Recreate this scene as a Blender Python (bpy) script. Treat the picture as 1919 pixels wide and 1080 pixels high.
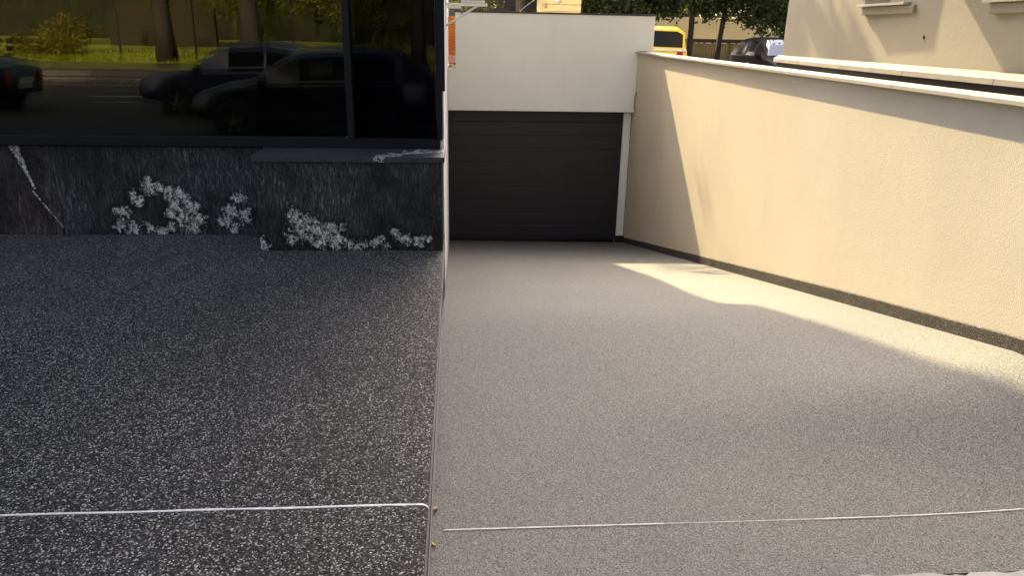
import bpy, bmesh, math, random
from mathutils import Vector, Matrix
R = math.radians
random.seed(11)
sc = bpy.context.scene
for o in list(bpy.data.objects):
    bpy.data.objects.remove(o)
col = sc.collection

# ------------------------------------------------------------------ camera
FOC = 1382.0                                   # focal length in pixels of a 1919 wide frame
cam_d = bpy.data.cameras.new('camera')
cam = bpy.data.objects.new('camera', cam_d)
col.objects.link(cam)
p_, r_, y_ = R(19.15), R(1.15), R(4.4)
fwd = Vector((math.sin(y_) * math.cos(p_), math.cos(y_) * math.cos(p_), -math.sin(p_)))
ri0 = Vector((math.cos(y_), -math.sin(y_), 0))
up0 = ri0.cross(fwd)
ri = ri0 * math.cos(r_) + up0 * math.sin(r_)
up = -ri0 * math.sin(r_) + up0 * math.cos(r_)
m3 = Matrix((ri, up, -fwd)).transposed()
cam.matrix_world = Matrix.Translation((0, 0, 1.6)) @ m3.to_4x4()
cam_d.sensor_fit = 'HORIZONTAL'
cam_d.sensor_width = 36.0
cam_d.lens = 36.0 * FOC / 1919.0
cam_d.clip_start = 0.02
cam_d.clip_end = 800
sc.camera = cam

# ------------------------------------------------------------------ light
SX, SY, SZ = -0.20, 1.0, 0.80                   # direction towards the sun
SEL = math.atan2(SZ, math.hypot(SX, SY))
SAZ = math.atan2(SX, SY)                        # from +Y towards +X
world = bpy.data.worlds.new('World')
sc.world = world
world.use_nodes = True
wn = world.node_tree.nodes
wl = world.node_tree.links
wn.clear()
wo = wn.new('ShaderNodeOutputWorld')
wb = wn.new('ShaderNodeBackground')
ws = wn.new('ShaderNodeTexSky')
ws.sky_type = 'NISHITA'
ws.sun_disc = False
ws.sun_elevation = SEL
ws.sun_rotation = SAZ
ws.air_density = 0.6
ws.dust_density = 7.0
ws.ozone_density = 0.0
wb.inputs['Strength'].default_value = 0.15
wl.new(ws.outputs[0], wb.inputs['Color'])
wl.new(wb.outputs[0], wo.inputs['Surface'])
sun_d = bpy.data.lights.new('sun', 'SUN')
sun_d.energy = 3.0
sun_d.angle = R(0.45)
sun_d.color = (1.0, 0.82, 0.50)
sun = bpy.data.objects.new('sun', sun_d)
col.objects.link(sun)
sun.rotation_euler = Vector((SX, SY, SZ)).to_track_quat('Z', 'Y').to_euler()
sun.location = (0, 0, 30)
vs = sc.view_settings
vs.view_transform = 'Standard'
vs.look = 'None'
vs.gamma = 1.0
vs.use_curve_mapping = False
vs.exposure = 2.35
sc.cycles.max_bounces = 8
sc.cycles.diffuse_bounces = 5
sc.cycles.glossy_bounces = 4
sc.cycles.use_denoising = True

# ------------------------------------------------------------------ helpers
def link(o):
    col.objects.link(o)
    return o

def tag(o, label=None, cat=None, group=None, kind=None):
    if label: o['label'] = label
    if cat: o['category'] = cat
    if group: o['group'] = group
    if kind: o['kind'] = kind
    return o

def empty(name, loc=(0, 0, 0), rz=0.0):
    o = bpy.data.objects.new(name, None)
    o.empty_display_size = 0.2
    o.location = loc
    o.rotation_euler = (0, 0, rz)
    return link(o)

class MB:
    """collects faces for one mesh object"""
    def __init__(s):
        s.v = []; s.f = []
    def add(s, vs, fs):
        b = len(s.v)
        s.v += [tuple(v) for v in vs]
        s.f += [tuple(i + b for i in f) for f in fs]
        return s
    def box(s, x0, x1, y0, y1, z0, z1):
        vs = [(x, y, z) for z in (z0, z1) for y in (y0, y1) for x in (x0, x1)]
        return s.add(vs, [(0, 2, 3, 1), (4, 5, 7, 6), (0, 1, 5, 4), (2, 6, 7, 3), (0, 4, 6, 2), (1, 3, 7, 5)])
    def quad(s, a, b, c, d):
        return s.add([a, b, c, d], [(0, 1, 2, 3)])
    def prism_xy(s, pts, z0, z1):
        n = len(pts)
        vs = [(x, y, z0) for x, y in pts] + [(x, y, z1) for x, y in pts]
        fs = [tuple(range(n))[::-1], tuple(range(n, 2 * n))]
        fs += [(i, (i + 1) % n, n + (i + 1) % n, n + i) for i in range(n)]
        return s.add(vs, fs)
    def prism_xz(s, pts, y0, y1):
        n = len(pts)
        vs = [(x, y0, z) for x, z in pts] + [(x, y1, z) for x, z in pts]
        fs = [tuple(range(n)), tuple(range(n, 2 * n))[::-1]]
        fs += [(i, n + i, n + (i + 1) % n, (i + 1) % n) for i in range(n)]
        return s.add(vs, fs)
    def tube(s, pts, rad, n=8, caps=True):
        pts = [Vector(p) for p in pts]
        if not isinstance(rad, (list, tuple)): rad = [rad] * len(pts)
        rings = []
        b = len(s.v)
        for i, p in enumerate(pts):
            d = (pts[min(i + 1, len(pts) - 1)] - pts[max(i - 1, 0)]).normalized()
            u = d.orthogonal().normalized() if abs(d.z) > 0.95 else d.cross(Vector((0, 0, 1))).normalized()
            w = d.cross(u)
            for k in range(n):
                a = 2 * math.pi * k / n
                s.v.append(tuple(p + (u * math.cos(a) + w * math.sin(a)) * rad[i]))
        for i in range(len(pts) - 1):
            for k in range(n):
                s.f.append((b + i * n + k, b + i * n + (k + 1) % n, b + (i + 1) * n + (k + 1) % n, b + (i + 1) * n + k))
        if caps:
            s.f.append(tuple(b + k for k in range(n))[::-1])
            s.f.append(tuple(b + (len(pts) - 1) * n + k for k in range(n)))
        return s
    def lathe_y(s, prof, n=24, cx=0, cz=0):
        """profile [(radius, y)] turned round the Y axis"""
        b = len(s.v)
        for r, y in prof:
            for k in range(n):
                a = 2 * math.pi * k / n
                s.v.append((cx + r * math.cos(a), y, cz + r * math.sin(a)))
        for i in range(len(prof) - 1):
            for k in range(n):
                s.f.append((b + i * n + k, b + i * n + (k + 1) % n, b + (i + 1) * n + (k + 1) % n, b + (i + 1) * n + k))
        return s
    def build(s, name, mat, parent=None, smooth=False, bevel=0.0, fixn=True, seg=2):
        me = bpy.data.meshes.new(name)
        me.from_pydata(s.v, [], s.f)
        if fixn:
            bm = bmesh.new(); bm.from_mesh(me)
            bmesh.ops.recalc_face_normals(bm, faces=bm.faces)
            bm.to_mesh(me); bm.free()
        me.materials.append(mat)
        if smooth:
            for p in me.polygons: p.use_smooth = True
        o = link(bpy.data.objects.new(name, me))
        if parent: o.parent = parent
        if bevel:
            md = o.modifiers.new('bevel', 'BEVEL')
            md.width = bevel; md.segments = seg; md.limit_method = 'ANGLE'; md.angle_limit = R(40)
        return o

# ------------------------------------------------------------------ materials
class NT:
    def __init__(s, name):
        s.m = bpy.data.materials.new(name)
        s.m.use_nodes = True
        s.n = s.m.node_tree.nodes; s.l = s.m.node_tree.links
        s.n.clear()
        s.out = s.n.new('ShaderNodeOutputMaterial')
        s.b = s.n.new('ShaderNodeBsdfPrincipled')
        s.l.new(s.b.outputs[0], s.out.inputs[0])
        s.pos = s.n.new('ShaderNodeNewGeometry').outputs['Position']
    def node(s, t, **kw):
        n = s.n.new(t)
        for k, v in kw.items(): setattr(n, k, v)
        return n
    def conn(s, a, inp):
        if hasattr(a, 'is_linked') or isinstance(a, bpy.types.NodeSocket): s.l.new(a, inp)
        else: inp.default_value = a
    def map(s, scale=(1, 1, 1), loc=(0, 0, 0), rot=(0, 0, 0), src=None):
        n = s.node('ShaderNodeMapping')
        s.l.new(src or s.pos, n.inputs[0])
        n.inputs['Location'].default_value = loc
        n.inputs['Rotation'].default_value = rot
        n.inputs['Scale'].default_value = scale
        return n.outputs[0]
    def noise(s, scale, detail=4, rough=0.55, dist=0.0, vec=None):
        n = s.node('ShaderNodeTexNoise')
        s.l.new(vec or s.pos, n.inputs['Vector'])
        n.inputs['Scale'].default_value = scale
        n.inputs['Detail'].default_value = detail
        n.inputs['Roughness'].default_value = rough
        n.inputs['Distortion'].default_value = dist
        return n.outputs['Fac']
    def vor(s, scale, vec=None, feature='F1', rnd=1.0):
        n = s.node('ShaderNodeTexVoronoi', feature=feature)
        s.l.new(vec or s.pos, n.inputs['Vector'])
        n.inputs['Scale'].default_value = scale
        n.inputs['Randomness'].default_value = rnd
        return n
    def ramp(s, fac, stops, interp='LINEAR'):
        n = s.node('ShaderNodeValToRGB')
        s.l.new(fac, n.inputs[0])
        cr = n.color_ramp; cr.interpolation = interp
        while len(cr.elements) < len(stops): cr.elements.new(0.5)
        for e, (p, c) in zip(cr.elements, stops):
            e.position = p
            e.color = (c, c, c, 1) if not isinstance(c, (tuple, list)) else (*c, 1)
        return n.outputs[0]
    def math(s, op, a, b=0.0, c=None, clamp=False):
        n = s.node('ShaderNodeMath', operation=op, use_clamp=clamp)
        s.conn(a, n.inputs[0]); s.conn(b, n.inputs[1])
        if c is not None: s.conn(c, n.inputs[2])
        return n.outputs[0]
    def mix(s, fac, a, b, mode='MIX'):
        n = s.node('ShaderNodeMix', data_type='RGBA', blend_type=mode)
        s.conn(fac, n.inputs[0])
        for v, i in ((a, 6), (b, 7)):
            if isinstance(v, (tuple, list)): n.inputs[i].default_value = (*v, 1)
            else: s.l.new(v, n.inputs[i])
        return n.outputs[2]
    def bump(s, h, strength=0.3, dist=0.01, normal=None):
        n = s.node('ShaderNodeBump')
        s.l.new(h, n.inputs['Height'])
        n.inputs['Strength'].default_value = strength
        n.inputs['Distance'].default_value = dist
        if normal: s.l.new(normal, n.inputs['Normal'])
        s.l.new(n.outputs[0], s.b.inputs['Normal'])
        return n.outputs[0]
    def set(s, col=None, rough=0.6, metal=0.0, ior=1.5, spec=None, coat=0.0):
        if col is not None:
            if isinstance(col, (tuple, list)): s.b.inputs['Base Color'].default_value = (*col, 1)
            else: s.l.new(col, s.b.inputs['Base Color'])
        s.conn(rough, s.b.inputs['Roughness'])
        s.b.inputs['Metallic'].default_value = metal
        s.b.inputs['IOR'].default_value = ior
        if spec is not None: s.b.inputs['Specular IOR Level'].default_value = spec
        s.b.inputs['Coat Weight'].default_value = coat
        return s.m

def mul(c, k): return tuple(x * k for x in c)

def plain(name, c, rough=0.6, metal=0.0, var=0.12, scale=6.0, coat=0.0, bump=0.0, bscale=200.0, spec=None, ior=1.5):
    t = NT(name)
    f = t.noise(scale, 5)
    cc = t.ramp(f, [(0.3, mul(c, 1 - var)), (0.7, mul(c, 1 + var))])
    if bump:
        t.bump(t.noise(bscale, 3), bump, 0.004)
    return t.set(cc, rough, metal, ior, spec, coat)

def m_pebble():
    t = NT('dark_pebble')
    w = t.noise(60, 2)
    v = t.vor(185)
    wv = t.vor(125)
    sep = t.node('ShaderNodeSeparateColor'); t.l.new(v.outputs['Color'], sep.inputs[0])
    sep2 = t.node('ShaderNodeSeparateColor'); t.l.new(wv.outputs['Color'], sep2.inputs[0])
    base = t.ramp(sep.outputs[0], [(0.0, (0.004185, 0.004004, 0.003528)), (0.40, (0.01488, 0.01429, 0.0126)), (0.68, (0.0372, 0.03576, 0.03175)),
                                   (0.84, (0.08835, 0.08463, 0.0756)), (0.93, (0.2232, 0.2138, 0.189)), (1.0, (0.4836, 0.4641, 0.4116))])
    fl = t.ramp(sep2.outputs[1], [(0.90, 0.0), (0.94, 1.0)])
    fl2 = t.ramp(wv.outputs['Distance'], [(0.25, 1.0), (0.42, 0.0)])
    fk = t.math('MULTIPLY', fl, fl2)
    c = t.mix(fk, base, (0.3906, 0.3731, 0.3276))
    tint = t.noise(7, 3)
    c = t.mix(t.ramp(tint, [(0.35, 0.0), (0.7, 0.35)]), c, t.mix(1.0, c, (1.12, .99, .95), 'MULTIPLY'))
    big = t.ramp(t.noise(1.3, 4), [(0.3, .82), (0.7, 1.15)])
    c = t.mix(1.0, c, big, 'MULTIPLY')
    h = t.math('SUBTRACT', 1.0, v.outputs['Distance'])
    t.bump(h, 0.7, 0.006)
    return t.set(c, t.ramp(sep.outputs[2], [(0, .5), (1, .85)]), spec=0.22)

def m_ramp():
    t = NT('beige_stone_carpet')
    v = t.vor(270)
    sep = t.node('ShaderNodeSeparateColor'); t.l.new(v.outputs['Color'], sep.inputs[0])
    base = t.ramp(sep.outputs[0], [(0.0, (0.0336, 0.03319, 0.02949)), (0.10, (0.08512, 0.08299, 0.07372)), (0.5, (0.1389, 0.1365, 0.1198)),
                                   (0.9, (0.1882, 0.1873, 0.1665)), (1.0, (0.2688, 0.2703, 0.2426))])
    n2 = t.noise(120, 2, .8)
    base = t.mix(t.ramp(n2, [(0.62, 0.0), (0.72, 0.6)]), base, (0.04928, 0.04742, 0.04281))
    big = t.ramp(t.noise(0.9, 5, .6), [(0.3, (.93, .93, .95)), (0.7, (1.05, 1.03, 1.0))])
    c = t.mix(1.0, base, big, 'MULTIPLY')
    # tyre traffic leaves two faint long greyer tracks down the slope
    tr = t.noise(1.0, 4, .6, 0.3, t.map((2.2, .16, 1)))
    c = t.mix(t.ramp(tr, [(0.5, 0.0), (0.72, 0.22)]), c, (0.0896, 0.09013, 0.08325))
    # colour darkens gradually down the slope towards the door
    sepp = t.node('ShaderNodeSeparateXYZ'); t.l.new(t.pos, sepp.inputs[0])
    fo = t.math('ADD', sepp.outputs[1], t.math('MULTIPLY', t.noise(3, 4), 0.9))
    c = t.mix(t.ramp(t.math('MULTIPLY', fo, 0.05), [(0.42, 0.0), (0.665, 0.6)]), c, (0.05824, 0.05453, 0.04757))
    t.bump(v.outputs['Distance'], 0.45, 0.004)
    return t.set(c, 0.75, spec=0.3)

def m_skirt():
    t = NT('mosaic_plaster')
    v = t.vor(210)
    sep = t.node('ShaderNodeSeparateColor'); t.l.new(v.outputs['Color'], sep.inputs[0])
    c = t.ramp(sep.outputs[0], [(0, (.006, .0052, .004)), (.5, (.017, .013, .0075)), (.85, (.050, .037, .020)), (1, (.2, .155, .09))])
    big = t.ramp(t.noise(5, 4), [(0.35, .7), (0.7, 1.25)])
    c = t.mix(1.0, c, big, 'MULTIPLY')
    t.bump(v.outputs['Distance'], 0.6, 0.005)
    return t.set(c, 0.7)

def m_stucco(name, c, bstr=0.55, bscale=95, stain=0.10):
    t = NT(name)
    n1 = t.noise(bscale, 4, .6)
    n2 = t.noise(1.1, 6, .6)
    n3 = t.noise(1.6, 5, .65, 0.2, t.map((1.6, 1.6, .35)))
    cc = t.ramp(n2, [(0.3, mul(c, 1 - stain)), (0.7, mul(c, 1 + stain * .6))])
    cc = t.mix(t.ramp(n3, [(0.55, 0.0), (0.8, 0.35)]), cc, mul(c, .8))
    cc = t.mix(t.ramp(n1, [(0.3, 0.12), (0.55, 0.0)]), cc, mul(c, .55))
    t.bump(n1, bstr, 0.006)
    return t.set(cc, 0.9, spec=0.2)

def m_granite(name, blobs, tint=(1, 1, 1), veins=()):
    """black granite with upright grain; blobs = white quartz clouds (x, z, rx, rz), veins = slanted (x0,z0,x1,z1,w)"""
    t = NT(name)
    sep = t.node('ShaderNodeSeparateXYZ'); t.l.new(t.pos, sep.inputs[0])
    X, Z = sep.outputs[0], sep.outputs[2]
    st = t.noise(1.0, 6, .62, 1.2, t.map((30, 30, 6.5), rot=(0, R(14), 0)))
    st2 = t.noise(1.0, 6, .75, .6, t.map((170, 170, 34), rot=(0, R(14), 0)))
    st3 = t.noise(1.0, 6, .7, .8, t.map((85, 85, 10), rot=(0, R(36), 0)))
    big = t.noise(2.6, 4, .5, .6)
    base = t.ramp(st, [(0.32, (0.004, 0.003626, 0.00306)), (0.55, (0.014, 0.01294, 0.0108)), (0.75, (0.04, 0.03724, 0.0315))])
    base = t.mix(t.ramp(st2, [(0.48, 0.0), (0.76, 0.62)]), base, (0.095, 0.08918, 0.0756))
    base = t.mix(t.math('MULTIPLY', t.ramp(st3, [(0.53, 0.0), (0.66, 0.75)]), t.ramp(big, [(.40, 0.0), (.58, 1.0)])), base, (0.14, 0.1323, 0.1125))
    base = t.mix(1.0, base, t.ramp(big, [(0.3, .75), (0.7, 1.7)]), 'MULTIPLY')
    base = t.mix(1.0, base, tint, 'MULTIPLY')
    hair = t.ramp(t.noise(1.0, 3, .5, 1.0, t.map((9, 9, 2.2), rot=(0, R(24), 0))), [(0.490, 0.0), (0.5, 1.0), (0.510, 0.0)])
    hm = t.ramp(t.noise(1.7, 2), [(0.5, 0.0), (0.68, 0.6)])
    base = t.mix(t.math('MULTIPLY', hair, hm), base, (0.15, 0.1421, 0.1215))
    m = None
    cmb = t.node('ShaderNodeCombineXYZ'); t.l.new(X, cmb.inputs[0]); t.l.new(Z, cmb.inputs[2])
    wv = t.node('ShaderNodeTexNoise'); t.l.new(t.pos, wv.inputs['Vector']); wv.inputs['Scale'].default_value = 11; wv.inputs['Detail'].default_value = 5
    off = t.node('ShaderNodeVectorMath', operation='MULTIPLY_ADD'); t.l.new(wv.outputs['Color'], off.inputs[0])
    off.inputs[1].default_value = (.11, 0, .13); t.l.new(cmb.outputs[0], off.inputs[2])
    for bx, bz, r in blobs:
        d = t.node('ShaderNodeVectorMath', operation='DISTANCE')
        t.l.new(off.outputs[0], d.inputs[0]); d.inputs[1].default_value = (bx + .055, 0, bz + .065)
        g = t.math('MULTIPLY_ADD', d.outputs['Value'], -1 / r, 1.0)
        m = g if m is None else t.math('MAXIMUM', m, g)
    for x0, z0, x1, z1, w in veins:
        L = math.hypot(x1 - x0, z1 - z0); ux, uz = (x1 - x0) / L, (z1 - z0) / L
        ax = t.math('SUBTRACT', X, x0); az = t.math('SUBTRACT', Z, z0)
        al = t.math('ADD', t.math('MULTIPLY', ax, ux), t.math('MULTIPLY', az, uz))
        ac = t.math('ABSOLUTE', t.math('SUBTRACT', t.math('MULTIPLY', ax, uz), t.math('MULTIPLY', az, ux)))
        taper = t.math('SUBTRACT', 1.0, t.math('MULTIPLY', al, .75 / L), clamp=True)
        g = t.math('SUBTRACT', 1.0, t.math('DIVIDE', ac, t.math('MULTIPLY', taper, w)))
        inn = t.math('MULTIPLY', t.math('GREATER_THAN', al, -.02), t.math('LESS_THAN', al, L))
        g = t.math('SUBTRACT', t.math('MULTIPLY', t.math('ADD', g, 2.0), inn), 2.0)
        m = g if m is None else t.math('MAXIMUM', m, g)
    if m is not None:
        warp = t.noise(14, 6, .7, .5)
        mw = t.math('ADD', m, t.math('MULTIPLY', t.math('SUBTRACT', warp, .5), 1.6))
        soft = t.ramp(mw, [(-0.45, 0.0), (0.2, 0.5), (0.9, 1.0)])
        cr = t.noise(1.0, 6, .8, .9, t.map((50, 50, 34), rot=(0, R(-22), 0)))
        cr2 = t.noise(22, 5, .75, 1.2)
        cc = t.math('ADD', t.math('MULTIPLY', cr, .6), t.math('MULTIPLY', cr2, .4))
        sp = t.math('ADD', cc, t.math('MULTIPLY', t.math('SUBTRACT', soft, .72), .34))
        k = t.math('MULTIPLY', t.ramp(sp, [(0.47, 0.0), (0.54, 0.65), (0.62, 1.0)]), t.ramp(soft, [(0.0, 0.0), (0.4, 1.0)]))
        halo = t.ramp(mw, [(-1.1, 0.0), (-0.3, 0.75)])
        base = t.mix(halo, base, t.mix(1.0, base, (.30, .30, .30), 'MULTIPLY'))
        qc = t.ramp(cr, [(0.40, (.08, .066, .048)), (0.50, (.32, .28, .21)), (0.60, (.80, .71, .56))])
        base = t.mix(k, base, qc)
    t.bump(st2, 0.12, 0.002)
    return t.set(base, t.ramp(st2, [(0.3, .35), (0.7, .5)]), spec=0.2)

def m_bark():
    t = NT('bark')
    n = t.noise(1.0, 6, .7, .5, t.map((9, 9, 1.6)))
    t.bump(n, .8, .03)
    return t.set(t.ramp(n, [(.3, (.012, .010, .007)), (.7, (.05, .040, .028))]), .9)

def m_leaf(name, a, b):
    t = NT(name)
    n = t.noise(1.3, 4)
    n2 = t.noise(14, 1)
    c = t.mix(t.ramp(n2, [(.4, 0.0), (.6, 1.0)]), a, b)
    c = t.mix(1.0, c, t.ramp(n, [(.3, .7), (.7, 1.25)]), 'MULTIPLY')
    t.set(c, .5, spec=.35)
    tr = t.node('ShaderNodeBsdfTranslucent')
    t.l.new(t.mix(1.0, c, (1.3, 1.35, .5), 'MULTIPLY'), tr.inputs[0])
    mx = t.node('ShaderNodeMixShader'); mx.inputs[0].default_value = .35
    t.l.new(t.b.outputs[0], mx.inputs[1]); t.l.new(tr.outputs[0], mx.inputs[2])
    t.l.new(mx.outputs[0], t.out.inputs[0])
    return t.m

def m_glass_dark(name, base, ior, tint):
    t = NT(name)
    n = t.noise(1.1, 2)
    t.bump(n, .02, .02)
    t.set(base, 0.0, ior=ior)
    t.b.inputs['Specular Tint'].default_value = (*tint, 1)
    return t.m

def m_wood(name, c, grain=(3, 3, 60)):
    t = NT(name)
    n = t.noise(1.0, 5, .6, .8, t.map(grain))
    t.bump(n, .2, .003)
    return t.set(t.ramp(n, [(.3, mul(c, .72)), (.7, mul(c, 1.15))]), .65)

def m_glass_front(name, fac, tint):
    t = NT(name)
    gl = t.node('ShaderNodeBsdfGlossy'); gl.inputs['Roughness'].default_value = 0.0; gl.inputs['Color'].default_value = (*tint, 1)
    tr = t.node('ShaderNodeBsdfTransparent'); tr.inputs[0].default_value = (.9, .9, .88, 1)
    mx = t.node('ShaderNodeMixShader'); mx.inputs[0].default_value = fac
    t.l.new(tr.outputs[0], mx.inputs[1]); t.l.new(gl.outputs[0], mx.inputs[2])
    t.l.new(mx.outputs[0], t.out.inputs[0])
    return t.m
M = {}
M['glass_front'] = m_glass_front('outer_glass', .035, (1, .96, .8))
M['glass_front_right'] = m_glass_front('outer_glass_dark', .009, (.85, .85, 1))
M['pebble'] = m_pebble()
M['ramp'] = m_ramp()
M['skirt'] = m_skirt()
M['stucco_white'] = m_stucco('white_render', (.93, .90, .755), .2, 160, .04)
M['stucco_side'] = m_stucco('side_render', (.88, .85, .83), .2, 120, .04)
M['stucco_tan'] = m_stucco('tan_stucco', (.56, .488, .355), .42, 150, .07)
M['stucco_nbr'] = m_stucco('neighbour_stucco', (.24, .219, .168), .5, 100, .07)
M['coping'] = plain('coping_stone', (.36, .32, .245), .5, var=.12, scale=9, bump=.1)
M['ledge_pale'] = plain('ledge_stone', (.30, .265, .20), .6, var=.12, scale=6, bump=.1)
M['frame'] = plain('anthracite_frame', (.0075, .007, .0072), .55, var=.1, spec=.15)
M['door'] = plain('door_brown', (.0245, .0185, .0158), .5, var=.15, scale=3, bump=.15, bscale=400)
M['black'] = plain('black_rubber', (.012, .012, .013), .6)
M['metal'] = plain('edge_metal', (.32, .32, .33), .35, .9)
M['trim'] = plain('edge_trim', (.04, .037, .032), .5, var=.3, scale=30)
M['white_joint'] = plain('white_joint', (.66, .61, .54), .7, var=.22, scale=40)
M['seam'] = plain('seam_filler', (.50, .47, .42), .7, var=.1, scale=30)
M['white_metal'] = plain('white_enamel', (.74, .72, .62), .4, var=.05)
M['cap'] = plain('dark_capping', (.05, .04, .034), .5)
M['black_stone'] = plain('black_stone', (.018, .014, .013), .5, var=.25, scale=20)
M['glass_left'] = m_glass_dark('tinted_glass', (.0012, .0011, .0008), 1.72, (1.0, .95, .70))
M['glass_right'] = m_glass_dark('tinted_glass_dark', (.0008, .0008, .0013), 1.24, (.85, .85, 1.0))
M['glass_car'] = plain('car_glass', (.010, .012, .010), .12, var=.05, spec=.14)
M['concrete'] = plain('pavement_concrete', (.27, .255, .23), .85, var=.16, scale=7, bump=.3, bscale=90)
M['asphalt'] = plain('asphalt', (.026, .023, .022), .85, var=.2, scale=3, bump=.4, bscale=120)
M['yard'] = plain('yard_asphalt', (.12, .11, .095), .9, var=.2, scale=2, bump=.3, bscale=90)
M['soil'] = plain('soil', (.07, .06, .035), .95, var=.3, scale=2)
M['grass'] = m_leaf('grass', (.21, .26, .012), (.30, .33, .018))
M['turf'] = plain('turf', (.21, .24, .014), .95, var=.35, scale=4)
M['bark'] = m_bark()
M['leaf_dark'] = m_leaf('leaf_dark', (.028, .042, .014), (.060, .075, .023))
M['leaf_mid'] = m_leaf('leaf_mid', (.045, .06, .014), (.085, .095, .02))
M['leaf_street'] = m_leaf('leaf_street', (.085, .105, .012), (.15, .165, .02))
M['leaf_yellow'] = m_leaf('leaf_yellow', (.14, .125, .012), (.23, .19, .02))
M['orange_wood'] = m_wood('orange_wood', (.85, .27, .015))
M['cream_wood'] = m_wood('cream_wood', (.74, .55, .27), (60, 3, 60))
M['fence_wood'] = m_wood('fence_wood', (.20, .145, .05), (60, 60, 3))
M['rail_wood'] = m_wood('rail_wood', (.05, .031, .016))
M['cream_wall'] = m_stucco('cream_wall', (.90, .74, .42), .2, 60, .08)
M['yellow'] = plain('yellow_paint', (.85, .60, .006), .3, var=.03, coat=.6)
M['dark_paint'] = plain('dark_paint', (.010, .007, .010), .55, var=.05, spec=.12)
M['blue_paint'] = plain('blue_paint', (.018, .018, .075), .3, var=.05, coat=.4)
M['navy_paint'] = plain('navy_paint', (.004, .0045, .008), .3, var=.05, coat=.25)
M['white_paint'] = plain('white_paint', (.75, .74, .72), .35, var=.04)
M['tyre'] = plain('tyre', (.012, .012, .012), .85)
M['rim'] = plain('rim', (.22, .22, .23), .35, .8)
M['red_lamp'] = plain('red_lamp', (.38, .012, .008), .2, var=.05)
M['lamp_clear'] = plain('lamp_clear', (.55, .56, .58), .12, var=.05)
M['road_mark'] = plain('road_paint', (.6, .58, .52), .7, var=.2, scale=12)
M['leaf_fallen'] = plain('fallen_leaf', (.26, .19, .02), .6)
M['pipe'] = plain('pipe_brown', (.30, .22, .13), .5)
M['pink_stone'] = plain('pink_stone', (.85, .52, .38), .7)
M['cream_stone'] = plain('cream_stone', (.9, .78, .55), .7, bump=.2)
M['cable'] = plain('cable', (.25, .24, .22), .6)
M['roof'] = plain('roof_grey', (.25, .24, .22), .9)

def wx(y):            # x of the right wall's face
    return 2.985 - 0.0277 * (12.6 - y)
def lx(y):            # x of the left side wall's face
    return -0.105 - 0.053 * max(0.0, (y - 5.0)) / 7.6
def sstep(a, b, x):
    t = min(1, max(0, (x - a) / (b - a)))
    return t * t * (3 - 2 * t)
def smin(a, b, k=0.06):
    h = min(1, max(0, .5 + .5 * (b - a) / k))
    return b * (1 - h) + a * h - k * h * (1 - h)
def rz_left(y):
    return smin(-1.90 + .2195 * (12.6 - y), -.085)
def rz_right(y):
    lin = -1.946 + .2225 * (12.64 - y)
    if y > 3.3: return lin
    return min(lin, .165 + .03 * sstep(3.3, 2.8, y)) - .27 * sstep(2.85, 1.85, y)
def ramp_z(x, y):
    u = (x - lx(y)) / (wx(y) - lx(y))
    u = min(1, max(0, u))
    if y < 5.2:
        k = sstep(5.2, 3.2, y)
        w = (1 - k) * u + k * u ** (2.2 + 4.5 * sstep(3.0, 2.1, y))
    else:
        w = u
    return rz_left(y) * (1 - w) + rz_right(y) * w

# ------------------------------------------------------------------ setting
RF = 1.905                       # front edge of the ramp
g = MB()
for (x0, x1, y0, y1) in ((-160, 160, -160, RF), (-160, 160, 12.95, 160), (-160, -.35, RF, 12.95), (3.25, 160, RF, 12.95)):
    g.quad((x0, y0, -.30), (x1, y0, -.30), (x1, y1, -.30), (x0, y1, -.30))
tag(g.build('ground', M['soil']), kind='structure')

g = MB()
NX, NY = 30, 90
vs_, fs_ = [], []
for j in range(NY + 1):
    y = RF + (12.86 - RF) * j / NY
    for i in range(NX + 1):
        x = lx(y) + .004 + (wx(y) - lx(y) - .002) * i / NX
        vs_.append((x, y, ramp_z(x, y)))
for j in range(NY):
    for i in range(NX):
        a = j * (NX + 1) + i
        fs_.append((a, a + 1, a + NX + 2, a + NX + 1))
g.add(vs_, fs_)
ramp = tag(g.build('driveway_ramp', M['ramp'], smooth=True, fixn=False), kind='structure')
ramp.data.flip_normals() if ramp.data.polygons[0].normal.z < 0 else None
# thin pale seam across the ramp
g = MB(); rs = random.Random(5)
N = 70
for i in range(N):
    x0 = -.055 + (2.60 + .055) * i / N; x1 = -.055 + (2.60 + .055) * (i + 1) / N
    w0 = .0022 + .0012 * rs.random()
    if .75 < (x0 + x1) / 2 < 1.3: w0 *= .45
    ya, yb = 2.208, 2.208
    g.quad((x0, ya - w0, ramp_z(x0, ya) + .004), (x1, yb - w0, ramp_z(x1, yb) + .004),
           (x1, yb + w0, ramp_z(x1, yb) + .004), (x0, ya + w0, ramp_z(x0, ya) + .004))
g.build('seam', M['seam'], ramp)

# pavement in front of the ramp, with a crumbling top edge
g = MB(); rs = random.Random(2)
N = 160; x0_, x1_ = -.1, 4.2
top = []
for i in range(N + 1):
    x = x0_ + (x1_ - x0_) * i / N
    e = .012 * math.sin(x * 9) + .010 * math.sin(x * 23 + 1) + .012 * (rs.random() - .5)
    top.append((x, RF - .004 - abs(e) + .008, ramp_z(x, RF) + .006))
vs_, fs_ = [], []
for x, y, z in top:
    vs_ += [(x, y, z), (x, y - .05, z + .004), (x, .9, z + .004), (x, -.10, z - .02)]
for i in range(N):
    for k in range(3):
        a = i * 4 + k
        fs_.append((a, a + 1, a + 5, a + 4))
g.add(vs_, fs_)
g.box(-30, -.1, -.10, 1.18, -.25, -.082)
g.box(4.2, 30, -.10, 1.9, -.25, -.08)
g.box(-.1, 4.2, -.10, .9, -.28, -.13)
pave = tag(g.build('pavement', M['concrete']), kind='structure')

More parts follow.
